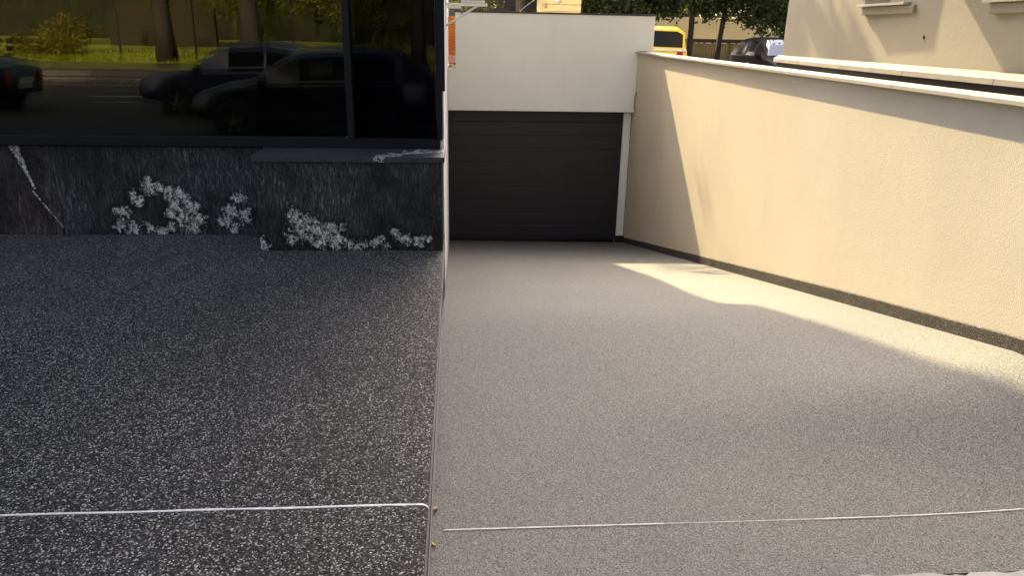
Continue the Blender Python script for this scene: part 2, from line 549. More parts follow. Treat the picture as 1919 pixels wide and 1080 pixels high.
# terrace of dark washed pebbles
g = MB()
g.box(-8.0, -.112, 1.2, 6.02, -.34, 0.0)
terrace = tag(g.build('terrace', M['pebble'], bevel=.006), kind='structure')
g = MB()
g.box(-.1115, -.1035, 1.2, 5.47, -.30, -.004)
g.build('edging_strip', M['black'], terrace)
g = MB()
vs_, fs_ = [], []
N = 50
for i in range(N + 1):
    y = 1.93 + (4.9 - 1.93) * i / N
    z = ramp_z(-.09, y) + .005
    vs_ += [(-.1030, y, z - .06), (-.1030, y, z + .02), (-.0990, y, z + .02), (-.0985, y, z - .06)]
for i in range(N):
    a = i * 4
    for k in range(3):
        fs_.append((a + k, a + k + 1, a + k + 5, a + k + 4))
g.add(vs_, fs_)
g.build('edging_trim', M['trim'], terrace)
# the white joint: a proud bead that bends down over the terrace edge
g = MB(); rs = random.Random(8)
pts = [(-4.2 + (4.2 - .15) * i / 119, 2.247 + .0012 * math.sin(i * .4), .0022) for i in range(120)]
for i in range(1, 9):
    a = i / 8
    pts.append((-.15 + .0405 * math.sin(a * 1.45), 2.247 - .020 * a ** 2, .0022 - .004 * a ** 3))
pts += [(-.1090, 2.226, -.006), (-.1028, 2.225, -.022)]
vs_, fs_ = [], []
for x, y, z in pts:
    w = .0052 + .0009 * rs.uniform(-1, 1)
    vs_ += [(x, y - w, z - .003), (x, y - w * .8, z), (x, y + w * .8, z), (x, y + w, z - .003)]
for i in range(len(pts) - 1):
    for k in range(3):
        fs_.append((i * 4 + k, i * 4 + k + 1, i * 4 + k + 5, i * 4 + k + 4))
g.add(vs_, fs_)
g.build('joint_strip', M['white_joint'], terrace)

# street behind the photographer, seen mirrored in the window
g = MB(); g.box(-60, 60, -.24, -.10, -.30, -.095)
tag(g.build('kerb', M['yard'], bevel=.015), kind='structure')
g = MB(); g.quad((-80, -14, -.20), (80, -14, -.20), (80, -.24, -.20), (-80, -.24, -.20))
road = tag(g.build('road', M['asphalt']), kind='structure')
g = MB()
for i in range(-12, 13):
    g.quad((i * 4.5, -7.3, -.196), (i * 4.5 + 2.4, -7.3, -.196), (i * 4.5 + 2.4, -7.18, -.196), (i * 4.5, -7.18, -.196))
g.quad((-60, -12.9, -.196), (60, -12.9, -.196), (60, -12.75, -.196), (-60, -12.75, -.196))
g.build('road_marking', M['road_mark'], road)
g = MB(); g.box(-80, 80, -14.2, -14, -.30, -.05)
tag(g.build('far_kerb', M['yard'], bevel=.015), kind='structure')
g = MB(); g.quad((-80, -19.5, -.07), (80, -19.5, -.07), (80, -14.2, -.07), (-80, -14.2, -.07))
tag(g.build('far_footpath', M['asphalt']), kind='structure')
g = MB()
for (ya, za, yb, zb) in ((-19.5, -.07, -22, .02), (-22, .02, -26, .35), (-26, .35, -60, 1.2)):
    g.quad((-80, yb, zb), (80, yb, zb), (80, ya, za), (-80, ya, za))
tag(g.build('verge', M['turf']), kind='structure')
# rear yard
g = MB()
g.quad((-30, 12.95, 0), (60, 12.95, 0), (60, 70, 0), (-30, 70, 0))
g.quad((3.05, 1.9, 0), (60, 1.9, 0), (60, 12.95, 0), (3.05, 12.95, 0))
tag(g.build('yard', M['yard']), kind='structure')

# ------------------------------------------------------------------ office building, left
office = tag(empty('office_building', (-3, 6, 0)), 'office building with large dark tinted window over a black granite base', 'building')
def opart(mb, name, m, par=None, **kw):
    o = mb.build(name, m, **kw)
    o.parent = par or office
    if par is None: o.matrix_parent_inverse = Matrix.Translation((3, -6, 0))
    return o
# side wall facing the ramp
g = MB()
n = 20
pl = [(lx(y), y) for y in (5.83 + (18.3 - 5.83) * i / n for i in range(n + 1))]
pts = [(-.36, 5.99)] + [(-.36, 18.3)] + pl[::-1]
pts = [(-.36, 18.3)] + [(-.36, 5.99)] + [(lx(5.99), 5.99)] + pl[1:]
g.prism_xy(pts, -2.2, 6.9)
opart(g, 'side_wall', M['stucco_side'])
g = MB()
ys = [4.9 + (6.02 - 4.9) * i / 6 for i in range(7)]
g.prism_xy([(-.36, 4.9), (-.1118, 4.9)] + [(lx(y) - .001, y) for y in ys[1:]] + [(-.36, 6.02)], -2.2, -.34)
opart(g, 'retaining_foot', M['stucco_side'])
g = MB()
g.box(-16, -.36, 6.05, 18.2, 2.95, 6.88)
g.box(-16, -.36, 17.7, 18, -.2, 2.95)
g.box(-16, -15.7, 6.05, 17.7, -.2, 2.95)
g.box(-15.7, -.36, 6.3, 6.5, .0, 2.95)
opart(g, 'wall', M['stucco_side'])
# tall front block: its upright rear corner throws the long edge of shade on the ramp
CORNER = [(18.2, 7.02), (16.9, 7.65), (15.5, 7.69), (15.06, 7.81), (15.08, 8.03), (15.62, 8.47), (16.08, 8.88), (15.93, 9.10), (16.07, 9.75), (16.0, 10.1), (15.84, 10.3), (16.3, 10.9), (16.3, 17.0)]
g = MB()
g.box(-16, -.36, 6.05, 15.0, 6.97, 17.0)
opart(g, 'upper_storey', M['stucco_side'])
g = MB()
n_ = len(CORNER)
pts_ = [(5.99, 6.9), (18.3, 6.9)] + CORNER + [(5.99, 17.0)]
vs_ = [(lx(y), y, z) for y, z in pts_] + [(-.36, y, z) for y, z in pts_]
m_ = len(pts_)
fs_ = [tuple(range(m_)), tuple(range(m_, 2 * m_))[::-1]] + [(k, (k + 1) % m_, m_ + (k + 1) % m_, m_ + k) for k in range(m_)]
g.add(vs_, fs_)
opart(g, 'upper_side_wall', M['stucco_side'])
g = MB(); g.box(-16, -.37, 15.01, 18.2, 6.9, 6.96)
opart(g, 'rear_roof', M['roof'])
g = MB(); g.box(-16, -.14, 5.99, 16.3, 17.0, 17.1)
opart(g, 'front_roof', M['roof'])
for fz in (3.6, 6.6, 9.6, 12.6):
    for fx in (-2.6, -5.6, -8.6, -11.6):
        g = MB(); g.box(fx, fx + 1.8, 6.02, 6.08, fz, fz + 1.5)
        opart(g, 'upper_window', M['glass_right'])
# added unseen slab over the garage, casts the shade edge on ramp and wall
g = MB(); g.box(-.2, 3.3, 12.62, 13.75, 2.50, 2.665)
opart(g, 'garage_shade_slab', M['stucco_side'])
# granite base
M['gr1'] = m_granite('granite_reddish', [], (1.25, .92, .85), [(-3.40, .72, -3.30, .37, .055), (-3.31, .34, -3.10, .0, .012)])
M['gr2'] = m_granite('granite_quartz', [(-2.707, 0.065, 0.083), (-2.664, 0.182, 0.088), (-2.547, 0.295, 0.094), (-2.448, 0.404, 0.094), (-2.361, 0.382, 0.088), (-2.275, 0.339, 0.094), (-2.188, 0.312, 0.094), (-2.124, 0.226, 0.104), (-2.089, 0.121, 0.094), (-2.115, 0.035, 0.088), (-2.219, 0.087, 0.104), (-2.288, 0.174, 0.078), (-2.383, 0.026, 0.088), (-2.478, 0.052, 0.078), (-2.599, 0.043, 0.088), (-2.245, 0.252, 0.094), (-2.167, 0.165, 0.104), (-2.314, 0.052, 0.073), (-1.821, 0.187, 0.088), (-1.778, 0.304, 0.062), (-1.713, 0.156, 0.083), (-1.864, 0.108, 0.073), (-1.713, 0.291, 0.062), (-1.800, 0.065, 0.068), (-1.916, 0.121, 0.052)])
M['gr3'] = m_granite('granite_box', [(-1.217, 0.267, 0.088), (-1.157, 0.218, 0.098), (-1.097, 0.198, 0.088), (-1.038, 0.157, 0.098), (-0.990, 0.112, 0.088), (-0.950, 0.157, 0.073), (-0.894, 0.099, 0.078), (-0.878, 0.173, 0.064), (-0.830, 0.058, 0.078), (-1.197, 0.157, 0.088), (-1.257, 0.095, 0.078), (-1.133, 0.099, 0.088), (-1.038, 0.058, 0.088), (-0.938, 0.050, 0.078), (-0.710, 0.054, 0.064), (-0.631, 0.058, 0.064), (-0.591, 0.087, 0.059), (-0.551, 0.038, 0.064), (-0.475, 0.140, 0.064), (-0.439, 0.099, 0.069), (-0.391, 0.071, 0.069), (-0.311, 0.079, 0.064), (-0.240, 0.087, 0.059), (-0.279, 0.038, 0.059), (-1.476, 0.083, 0.059), (-1.449, 0.026, 0.059), (-0.766, 0.034, 0.059)])
M['gr1b'] = m_granite('granite_plain', [])
g = MB(); g.box(-7.6, -3.1395, 5.95, 6.0, 0.001, .708)
opart(g, 'granite_slab', M['gr1'], bevel=.003)['label'] = 'reddish black granite slab with slanted white vein'
g = MB(); g.box(-3.1365, -1.0, 5.95, 6.0, 0.001, .708)
opart(g, 'granite_slab', M['gr2'], bevel=.003)['label'] = 'black granite slab with white quartz cloud'
g = MB(); g.box(-1.0, -.14, 5.955, 6.0, 0.001, .70)
opart(g, 'granite_slab', M['gr1'])
bench = empty('granite_box', (0, 0, 0)); bench.parent = office; bench.matrix_parent_inverse = Matrix.Translation((3, -6, 0))
g = MB(); g.box(-1.487, -.118, 5.48, 5.51, 0.001, .676)
opart(g, 'front_slab', M['gr3'], bench, bevel=.004)
for xa in (-1.487, -.148):
    g = MB(); g.box(xa, xa + .03, 5.512, 5.948, 0.001, .676)
    opart(g, 'end_slab', M['gr1b'], bench, bevel=.003)
# ledge slab, with a pale branching vein inlaid at its right end
def m_ledge():
    t = NT('ledge_granite')
    n = t.noise(1.0, 6, .6, .6, t.map((6, 30, 30)))
    c = t.ramp(n, [(.3, (.020, .0195, .018)), (.7, (.05, .0485, .045))])
    sep = t.node('ShaderNodeSeparateXYZ'); t.l.new(t.pos, sep.inputs[0])
    X, Y = sep.outputs[0], sep.outputs[1]
    w = t.noise(9, 5, .65)
    k = None
    for (a, b, off, wd, x0, x1) in ((.73, 5.50, .55, .030, -.62, -.1), (1.25, 5.47, .53, .030, -.60, -.22), (.10, 5.69, .4, .030, -.42, -.08), (.45, 5.56, .55, .030, -.56, -.2), (-.2, 5.79, .3, .030, -.32, -.08)):
        ln = t.math('ADD', t.math('MULTIPLY', t.math('ADD', X, off), a), b)
        d = t.math('ABSOLUTE', t.math('SUBTRACT', t.math('SUBTRACT', Y, ln), t.math('MULTIPLY', t.math('SUBTRACT', w, .5), .55)))
        g_ = t.math('LESS_THAN', d, t.math('MULTIPLY', w, wd))
        g_ = t.math('MULTIPLY', g_, t.math('MULTIPLY', t.math('GREATER_THAN', X, x0), t.math('LESS_THAN', X, x1)))
        k = g_ if k is None else t.math('MAXIMUM', k, g_)
    c = t.mix(t.math('MULTIPLY', k, .8), c, (.34, .33, .30))
    return t.set(c, .5, spec=.2)
M['ledge'] = m_ledge()
g = MB(); g.box(-1.492, -.098, 5.452, 5.945, .679, .720)
opart(g, 'ledge', M['ledge'], bench, bevel=.003)
# window
win = empty('window', (0, 0, 0)); win.parent = office; win.matrix_parent_inverse = Matrix.Translation((3, -6, 0))
g = MB()
g.box(-7.6, -.137, 5.872, 6.0, .7225, .784)
g.box(-7.6, -.158, 5.885, 6.0, .784, .792)
opart(g, 'bottom_rail', M['frame'], win, bevel=.003)
g = MB(); g.box(-7.6, -.1, 5.87, 6.0, 2.85, 2.95)
opart(g, 'top_rail', M['frame'], win, bevel=.003)
g = MB(); g.box(-.850, -.800, 5.868, 6.0, .786, 2.85)
opart(g, 'mullion', M['frame'], win, bevel=.003)
g = MB(); g.box(-.160, -.096, 5.868, 6.0, 1.16, 2.85); g.box(-.160, -.118, 5.868, 6.0, .786, 1.16)
opart(g, 'corner_post', M['frame'], win, bevel=.003)
g = MB(); g.box(-.1660, -.1635, 5.862, 5.90, .94, 2.85)
opart(g, 'glazing_bead', M['trim'], win)
g = MB(); g.box(-.113, -.1085, 5.868, 5.93, .80, 1.155)
opart(g, 'glazing_bead', M['trim'], win)
def pane_pair(x0, x1, y, mo, mi, dy):
    g = MB(); g.quad((x0, y, .793), (x1, y, .793), (x1, y, 2.85), (x0, y, 2.85))
    opart(g, 'outer_pane', mo, win)
    # the inner sheet of the sealed unit bows by a hair, which doubles the mirror image
    g = MB(); v = [(x, yy + d, z) for d in (0, .006) for (x, yy, z) in ((x0, y + .022 + dy, .793), (x1, y + .022 + dy, .793), (x1, y + .022, 2.85), (x0, y + .022, 2.85))]
    g.add(v, [(0, 1, 2, 3), (4, 7, 6, 5), (0, 4, 5, 1), (1, 5, 6, 2), (2, 6, 7, 3), (3, 7, 4, 0)])
    opart(g, 'inner_pane', mi, win)
pane_pair(-7.6, -.851, 5.915, M['glass_front'], M['glass_left'], .010)
pane_pair(-.799, -.161, 5.910, M['glass_front_right'], M['glass_right'], .008)
g = MB(); g.box(-.868, -.858, 5.905, 5.914, .796, .803)
opart(g, 'frame_clip', M['metal'], win)

# white bracket awning on the side wall
awn = tag(empty('awning', (-.13, 9.0, 1.66)), 'white wall awning with slanted bracket strut above the ramp', 'awning')
ai = Matrix.Translation((.13, -9.0, -1.66))
def apart(mb, name, m, **kw):
    o = mb.build(name, m, **kw); o.parent = awn; o.matrix_parent_inverse = ai; return o
g = MB(); g.box(-.135, .347, 8.985, 9.015, 1.872, 1.902)
apart(g, 'arm', M['white_metal'], bevel=.003)
g = MB(); g.tube([(-.133, 9.0, 1.655), (.232, 9.0, 1.876)], .0125, 8)
apart(g, 'strut', M['white_metal'], smooth=True)
g = MB(); g.box(-.135, -.125, 8.97, 9.03, 1.62, 1.95)
apart(g, 'wall_plate', M['white_metal'])
g = MB(); g.tube([(.052, 9.0, 1.873), (.052, 9.0, 1.80)], .009, 8); g.tube([(.052, 9.0, 1.80), (.052, 9.0, 1.79)], .016, 8)
apart(g, 'bolt', M['metal'], smooth=True)
for i in range(7):
    z = 1.912 + i * .033
    g = MB(); g.box(.055, .318 - i * .01, 8.98, 10.4, z, z + .022)
    apart(g, 'slat', M['white_metal'], bevel=.002)
for bb in ((-.127, .06, 10.30, 10.33, 1.88, 1.91), (-.127, .32, 9.6, 9.63, 2.146, 2.17)):
    g = MB(); g.box(*bb); apart(g, 'cross_bar', M['white_metal'])

# ------------------------------------------------------------------ garage
garage = tag(empty('garage', (1.4, 12.7, -1.92)), 'white rendered garage with dark sectional door at the foot of the ramp', 'garage')
gi = Matrix.Translation((-1.4, -12.7, 1.92))
def gpart(mb, name, m, par=None, **kw):
    o = mb.build(name, m, **kw); o.parent = par or garage
    if par is None: o.matrix_parent_inverse = gi
    return o
g = MB()
g.prism_xz([(-.156, .353), (2.985, .353), (2.985, 1.342), (3.228, 1.342), (3.228, 1.89), (-.03, 1.89), (-.03, 1.02), (-.156, 1.02)], 12.6, 12.74)
gpart(g, 'front_wall', M['stucco_white'], bevel=.006)
g = MB(); g.box(-.045, 3.245, 12.585, 12.78, 1.892, 1.915)
gpart(g, 'wall_cap', M['cap'], bevel=.003)
g = MB(); g.box(.75, 3.2, 12.745, 17.5, .4, 1.84)
gpart(g, 'roof_block', M['roof'])
g = MB(); g.box(2.850, 2.978, 12.76, 12.98, -2.1, .352)
gpart(g, 'door_jamb', M['stucco_white'], bevel=.006)
g = MB(); g.box(2.828, 2.985, 12.72, 12.76, -2.1, -1.845)
gpart(g, 'jamb_base', M['black'], bevel=.006)
g = MB(); g.box(-.18, 3.0, 12.98, 13.08, -2.1, .40); g.box(-.17, 2.98, 12.745, 12.98, .37, .40)
gpart(g, 'back_lining', M['black'])
door = empty('garage_door', (0, 0, 0)); door.parent = garage; door.matrix_parent_inverse = gi
ZB, ZT, NP = -1.895, .385, 10
ph = (ZT - ZB) / NP
for k in range(NP):
    z0 = ZB + k * ph
    g = MB()
    z1 = z0 + ph - .0025
    # sectional panel: chamfered lips and a shallow rib line
    prof = [(12.8045, z0), (12.800, z0 + .006), (12.800, z1 - .007), (12.8045, z1)]
    vs_ = [(x, y, z) for x in (-.157, 2.848) for y, z in prof] + [(x, 12.85, z) for x in (-.157, 2.848) for z in (z0, z1)]
    fs_ = [(0, 1, 5, 4), (1, 2, 6, 5), (2, 3, 7, 6), (3, 9, 11, 7), (8, 0, 4, 10), (0, 8, 9, 3, 2, 1), (4, 5, 6, 7, 11, 10), (8, 10, 11, 9)]
    g.add(vs_, fs_)
    gpart(g, 'door_panel', M['door'], door)
g = MB(); g.box(-.157, 2.848, 12.795, 12.85, -1.935, -1.897)
gpart(g, 'bottom_seal', M['black'], door)
g = MB(); g.box(-.157, -.06, 12.76, 12.80, -1.93, -1.86)
gpart(g, 'corner_guard', M['black'], door)
# looped pipe handle beside the wall end
hook = tag(empty('pipe_loop', (2.99, 12.55, .5)), 'small brown bent pipe loop at the corner of garage and ramp wall', 'pipe')
g = MB()
g.tube([(2.985, 12.52, .665), (2.965, 12.45, .68), (2.945, 12.43, .66), (2.940, 12.43, .50), (2.945, 12.43, .42), (2.962, 12.45, .395), (2.985, 12.52, .40)], .012, 8)
o = g.build('pipe', M['pipe'], smooth=True); o.parent = hook; o.matrix_parent_inverse = Matrix.Translation((-2.99, -12.55, -.5))

# ------------------------------------------------------------------ right ramp wall
rw = tag(empty('ramp_wall', (2.9, 8, -1)), 'long tan stucco wall beside the ramp with pale coping and dark base strip', 'wall')
rwi = Matrix.Translation((-2.9, -8, 1))
def rpart(mb, name, m, **kw):
    o = mb.build(name, m, **kw); o.parent = rw; o.matrix_parent_inverse = rwi; return o
Y0, Y1 = 2.0, 12.975
g = MB()
g.prism_xy([(wx(Y0), Y0), (wx(Y0) + .15, Y0), (wx(12.58) + .15, 12.58), (wx(Y1) + .15, Y1), (wx(Y1), Y1)], -2.3, 1.306)
rpart(g, 'stucco_face', M['stucco_tan'])
OV = .05
rs = random.Random(4)
edges = [12.595, 10.6, 8.6, 6.6, 4.6, 2.6, 1.95]
for a, b in zip(edges[:-1], edges[1:]):
    g = MB()
    a2, b2 = a - .0015, b + .0015
    g.prism_xy([(wx(a2) - OV, a2), (wx(b2) - OV, b2), (wx(b2) + .165, b2), (wx(a2) + .165, a2)], 1.3085, 1.338 + rs.uniform(-.001, .001))
    rpart(g, 'coping_slab', M['coping'], bevel=.004)
g = MB()
N = 60
vs_, fs_ = [], []
for i in range(N + 1):
    y = Y0 + (12.72 - Y0) * i / N
    zb = ramp_z(wx(y), y)
    h =   .074 + .020 * sstep(3.0, 5.0, y)
    vs_ += [(wx(y) - .011, y, zb - .05), (wx(y) - .011, y, zb + h - .006), (wx(y) - .006, y, zb + h), (wx(y) + .02, y, zb + h)]
for i in range(N):
    for k in range(3):
        a = i * 4 + k
        fs_.append((a, a + 1, a + 5, a + 4))
g.add(vs_, fs_)
rpart(g, 'base_strip', M['skirt'])

# ------------------------------------------------------------------ neighbour building
nb = tag(empty('neighbour_building', (6, 8, 0)), 'tan stucco neighbouring building on a black plinth with pale ledge', 'building')
nbi = Matrix.Translation((-6, -8, 0))
def npart(mb, name, m, par=None, **kw):
    o = mb.build(name, m, **kw); o.parent = par or nb
    if par is None: o.matrix_parent_inverse = nbi
    return o
def nx(y): return 4.886 - .0219 * (11.36 - y)
g = MB(); g.prism_xy([(nx(11.36), 11.36), (nx(-2), -2), (14, -2), (14, 11.36)], 1.33, 9.0)
npart(g, 'wall', M['stucco_nbr'], bevel=.01)
PL = [(4.09, 9.74), (3.92, 7.3), (3.87, 4.0), (3.80, -2), (nx(-2) - .004, -2), (nx(11.36) - .004, 11.36), (4.86, 11.40)]
g = MB(); g.prism_xy([(4.13, 9.74), (3.96, 7.3), (3.91, 4.0), (3.84, -1.98), (13.9, -1.98), (13.9, 11.34), (4.86, 11.34)], -.1, 1.298)
npart(g, 'plinth', M['black_stone'])
def lerpx(y):
    pts_ = [(9.74, 4.09), (7.3, 3.92), (4.0, 3.87), (-2, 3.80)]
    for (ya, xa), (yb, xb) in zip(pts_[:-1], pts_[1:]):
        if yb <= y <= ya: return xa + (xb - xa) * (ya - y) / (ya - yb)
    return 3.8
g = MB(); g.prism_xy([(4.09, 9.74), (lerpx(8.9), 8.9), (nx(8.9) - .003, 8.9), (nx(11.36) - .003, 11.36), (4.85, 11.37)], 1.3, 1.35)
npart(g, 'ledge_slab', M['ledge_pale'], bevel=.004)
ed = [8.897, 7.7, 6.5, 5.3, 4.1, 2.9, 1.0, -2]
for a, b in zip(ed[:-1], ed[1:]):
    g = MB(); g.prism_xy([(lerpx(a), a), (lerpx(b + .003), b + .003), (nx(b) - .003, b + .003), (nx(a) - .003, a)], 1.3, 1.35 + random.uniform(-.0015, .001))
    npart(g, 'ledge_slab', M['ledge_pale'], bevel=.004)
for wi, (ya, yb, zs) in enumerate(((9.05, 8.15, 1.985), (6.75, 5.75, 1.955))):
    w = empty('window', (0, 0, 0)); w.parent = nb; w.matrix_parent_inverse = nbi
    xa = nx(ya)
    g = MB(); g.box(xa - .10, xa + .01, yb - .06, ya + .02, zs - .025, zs)
    npart(g, 'sill', M['coping'], w, bevel=.003)
    g = MB(); g.box(xa - .055, xa + .01, yb - .18, ya - .02, zs - .115, zs - .028)
    npart(g, 'sill_moulding', M['stucco_nbr'], w, bevel=.012)
    g = MB(); g.box(xa - .012, xa + .05, yb, ya, zs + .002, zs + .05); g.box(xa - .012, xa + .05, yb, yb + .06, zs + .05, zs + 1.3)
    g.box(xa - .012, xa + .05, ya - .06, ya, zs + .05, zs + 1.3); g.box(xa - .012, xa + .05, yb, ya, zs + 1.3, zs + 1.36)
    npart(g, 'frame', M['rail_wood'], w)
    g = MB(); g.box(xa - .004, xa + .03, yb + .06, ya - .06, zs + .05, zs + 1.3)
    npart(g, 'pane', M['glass_car'], w)
# added box and slab above the frame, sized for the wall's slanted shade
g = MB(); g.box(4.8 - .416, 4.9, 9.58, 10.55, 3.17, 3.80)
npart(g, 'nbr_shade_box', M['stucco_nbr'])
g = MB(); g.box(4.8 - .64, 4.9, 1.0, 8.72, 3.2, 3.36)
npart(g, 'nbr_shade_slab', M['stucco_nbr'])
g = MB(); g.box(nx(7.7) - .012, nx(7.7) + .01, 7.71, 7.725, 1.615, 1.645)
npart(g, 'wall_pin', M['black'])

# ------------------------------------------------------------------ orange slat screen behind the notch
sc_ = tag(empty('slat_screen', (.25, 13.6, 1.0)), 'narrow orange wooden slat screen behind left end of the garage wall', 'screen')
si = Matrix.Translation((-.25, -13.6, -1.0))
def spart(mb, name, m, **kw):
    o = mb.build(name, m, **kw); o.parent = sc_; o.matrix_parent_inverse = si; return o
for k in range(14):
    z = 1.20 + k * .046
    g = MB(); g.prism_xy([(-.158, 13.60), (.55, 13.60), (.55, 13.628), (-.158, 13.628)], z, z + .041)
    spart(g, 'slat', M['orange_wood'], bevel=.004)
for bb in ((-.035, -.02), (.50, .54)):
    g = MB(); g.box(*bb, 13.585, 13.60, 1.19, 1.86); spart(g, 'post', M['rail_wood'])
g = MB(); g.box(-.158, .55, 13.57, 13.66, 1.075, 1.192)
spart(g, 'base_board', M['pink_stone'], bevel=.004)
for k in range(6):
    g = MB(); x = -.16 + k * .118
    g.tube([(x + .0585, 13.46, 1.0), (x + .0585, 13.66, 1.0)], .0575, 12)
    o = spart(g, 'stone_roll', M['cream_stone'], smooth=True)
g = MB(); g.box(-.158, .55, 13.4, 14.6, -.1, .94)
spart(g, 'support_wall', M['stucco_white'])

# ------------------------------------------------------------------ cars
def car(name, label, loc, rz, L, W, H, paint, prof, cat='car', wheel_r=.31, rearwin=True, group=None, lampz=None, screen_m=None):
    """prof: stations [(x, half width at belt, z sill, z belt, z roof or None, half width at roof)] from rear (-x) to front (+x)"""
    root = tag(empty(name, loc, rz), label, cat, group)
    S = prof['st']
    g = MB(); rings = []
    for (x, hw, zs, zb, zr, hr) in S:
        zm = zs + (zb - zs) * .45
        half = [(hw * .86, zs), (hw * .985, zs + .10), (hw * 1.0, zm), (hw * .965, zb - .03), (hw * .93, zb)]
        if zr is None: half += [(hw * .70, zb + .018), (hw * .35, zb + .034), (0, zb + .038)]
        else: half += [((hw * .93) * .25 + hr * .75, zb + (zr - zb) * .82), (hr * .80, zr - .012), (0, zr)]
        rings.append([(x, y, z) for y, z in half] + [(x, -y, z) for y, z in half[-2::-1]])
    n = len(rings[0]); b = 0
    for r in rings: g.v += r
    for i in range(len(rings) - 1):
        for k in range(n - 1):
            g.f.append((i * n + k, i * n + k + 1, (i + 1) * n + k + 1, (i + 1) * n + k))
        g.f.append((i * n + n - 1, i * n, (i + 1) * n, (i + 1) * n + n - 1))
    g.f.append(tuple(range(n))); g.f.append(tuple((len(rings) - 1) * n + k for k in range(n)))
    body = g.build('body', paint, root, smooth=True)
    md = body.modifiers.new('edge', 'EDGE_SPLIT'); md.split_angle = R(38)
    def P(i, k): return Vector(rings[i][k])
    def panel(nm, m, quad, off=.006, inset=.08):
        a, b_, c, d = quad; cen = (a + b_ + c + d) / 4
        nn = (c - a).cross(d - b_).normalized()
        if nn.dot(cen - Vector((0, 0, .8))) < 0: nn = -nn
        q = [v + (cen - v) * inset + nn * off for v in quad]
        q2 = [v - nn * (off + .01) for v in q]
        mb = MB(); mb.add(q + q2, [(0, 1, 2, 3), (4, 7, 6, 5), (0, 4, 5, 1), (1, 5, 6, 2), (2, 6, 7, 3), (3, 7, 4, 0)])
        return mb.build(nm, m, root)
    for (i, j) in prof['side']:
        panel('side_window', M['glass_car'], [P(i, 4), P(j, 4), P(j, 5), P(i, 5)])
        panel('side_window', M['glass_car'], [P(i, n - 5), P(j, n - 5), P(j, n - 6), P(i, n - 6)])
    def sheet(nm, m, st):
        # glass that follows the curve of the body, lying 8 mm proud of it
        ks = list(range(5, n - 5))
        rows = [[P(q, k) for k in ks] for q in st]
        a0, a1 = rows[0], rows[-1]
        rows[0] = [u.lerp(v, .10 if len(st) == 2 else .16) for u, v in zip(rows[0], rows[1])]
        rows[-1] = [u.lerp(v, .10 if len(st) == 2 else .16) for u, v in zip(a1, rows[-2] if len(st) > 2 else a0)]
        out = []
        for r in rows:
            c = sum(r, Vector()) / len(r)
            out.append([c + (v - c) * Vector((1, .93, 1)) if False else Vector((v.x, c.y + (v.y - c.y) * .93, v.z)) for v in r])
        du = (out[-1][2] - out[0][2]); dv = (out[0][-1] - out[0][0])
        nn = du.cross(dv).normalized()
        if nn.z < 0: nn = -nn
        mb = MB(); nk = len(ks)
        mb.v = [tuple(v + nn * .012) for r in out for v in r] + [tuple(v - nn * .01) for r in out for v in r]
        N_ = len(out) * nk
        for q in range(len(out) - 1):
            for k in range(nk - 1):
                a = q * nk + k
                mb.f.append((a, a + 1, a + nk + 1, a + nk)); mb.f.append((N_ + a, N_ + a + nk, N_ + a + nk + 1, N_ + a + 1))
        edge = list(range(nk)) + [q * nk + nk - 1 for q in range(1, len(out))] + list(range(N_ - 2, N_ - nk - 1, -1)) + [q * nk for q in range(len(out) - 2, 0, -1)]
        for a, b_ in zip(edge, edge[1:] + edge[:1]): mb.f.append((a, b_, N_ + b_, N_ + a))
        return mb.build(nm, m, root)
    i, j = prof['screen']
    sheet('windscreen', screen_m or M['glass_car'], list(range(i, j + 1)))
    i, j = prof['back']
    sheet('rear_window', M['glass_car'], list(range(i, j + 1)))
    xf, xr = S[-1][0], S[0][0]
    hwf, hwr = S[-1][1], S[0][1]
    zb_f, zb_r = S[-2][3], S[0][3]
    for sgn in (1, -1):
        mb = MB(); mb.box(xf - .14, xf + .012, sgn * hwf * .62 - .14, sgn * hwf * .62 + .14, zb_f - .19, zb_f - .08)
        mb.build('headlight', M['lamp_clear'], root, bevel=.02)
        mb = MB(); mb.box(xr - .014, xr + .12, sgn * (hwr * .90) - .075, sgn * (hwr * .90) + .085, (lampz or zb_r - .03) - .23, lampz or zb_r - .03)
        mb.build('tail_lamp', M['red_lamp'], root, bevel=.02)
        i, j = prof['screen']
        bx, by, bz = rings[j][4]
        mb = MB(); mb.box(bx - .30, bx - .17, sgn * (abs(by) + .02), sgn * (abs(by) + .20), bz - .01, bz + .12)
        mb.build('mirror', paint, root, bevel=.03)
        mb = MB(); mb.box(bx - 1.15, bx - 1.02, sgn * (W / 2 - .012), sgn * (W / 2 + .012), bz - .16, bz - .135)
        mb.build('door_handle', M['metal'], root, bevel=.004)
    mb = MB(); mb.box(xf - .05, xf + .012, -hwf * .55, hwf * .55, .30, .46)
    mb.build('grille', M['black'], root, bevel=.015)
    mb = MB(); mb.box(xr - .01, xr + .02, -.26, .26, .52, .63)
    mb.build('number_plate', M['white_paint'], root)
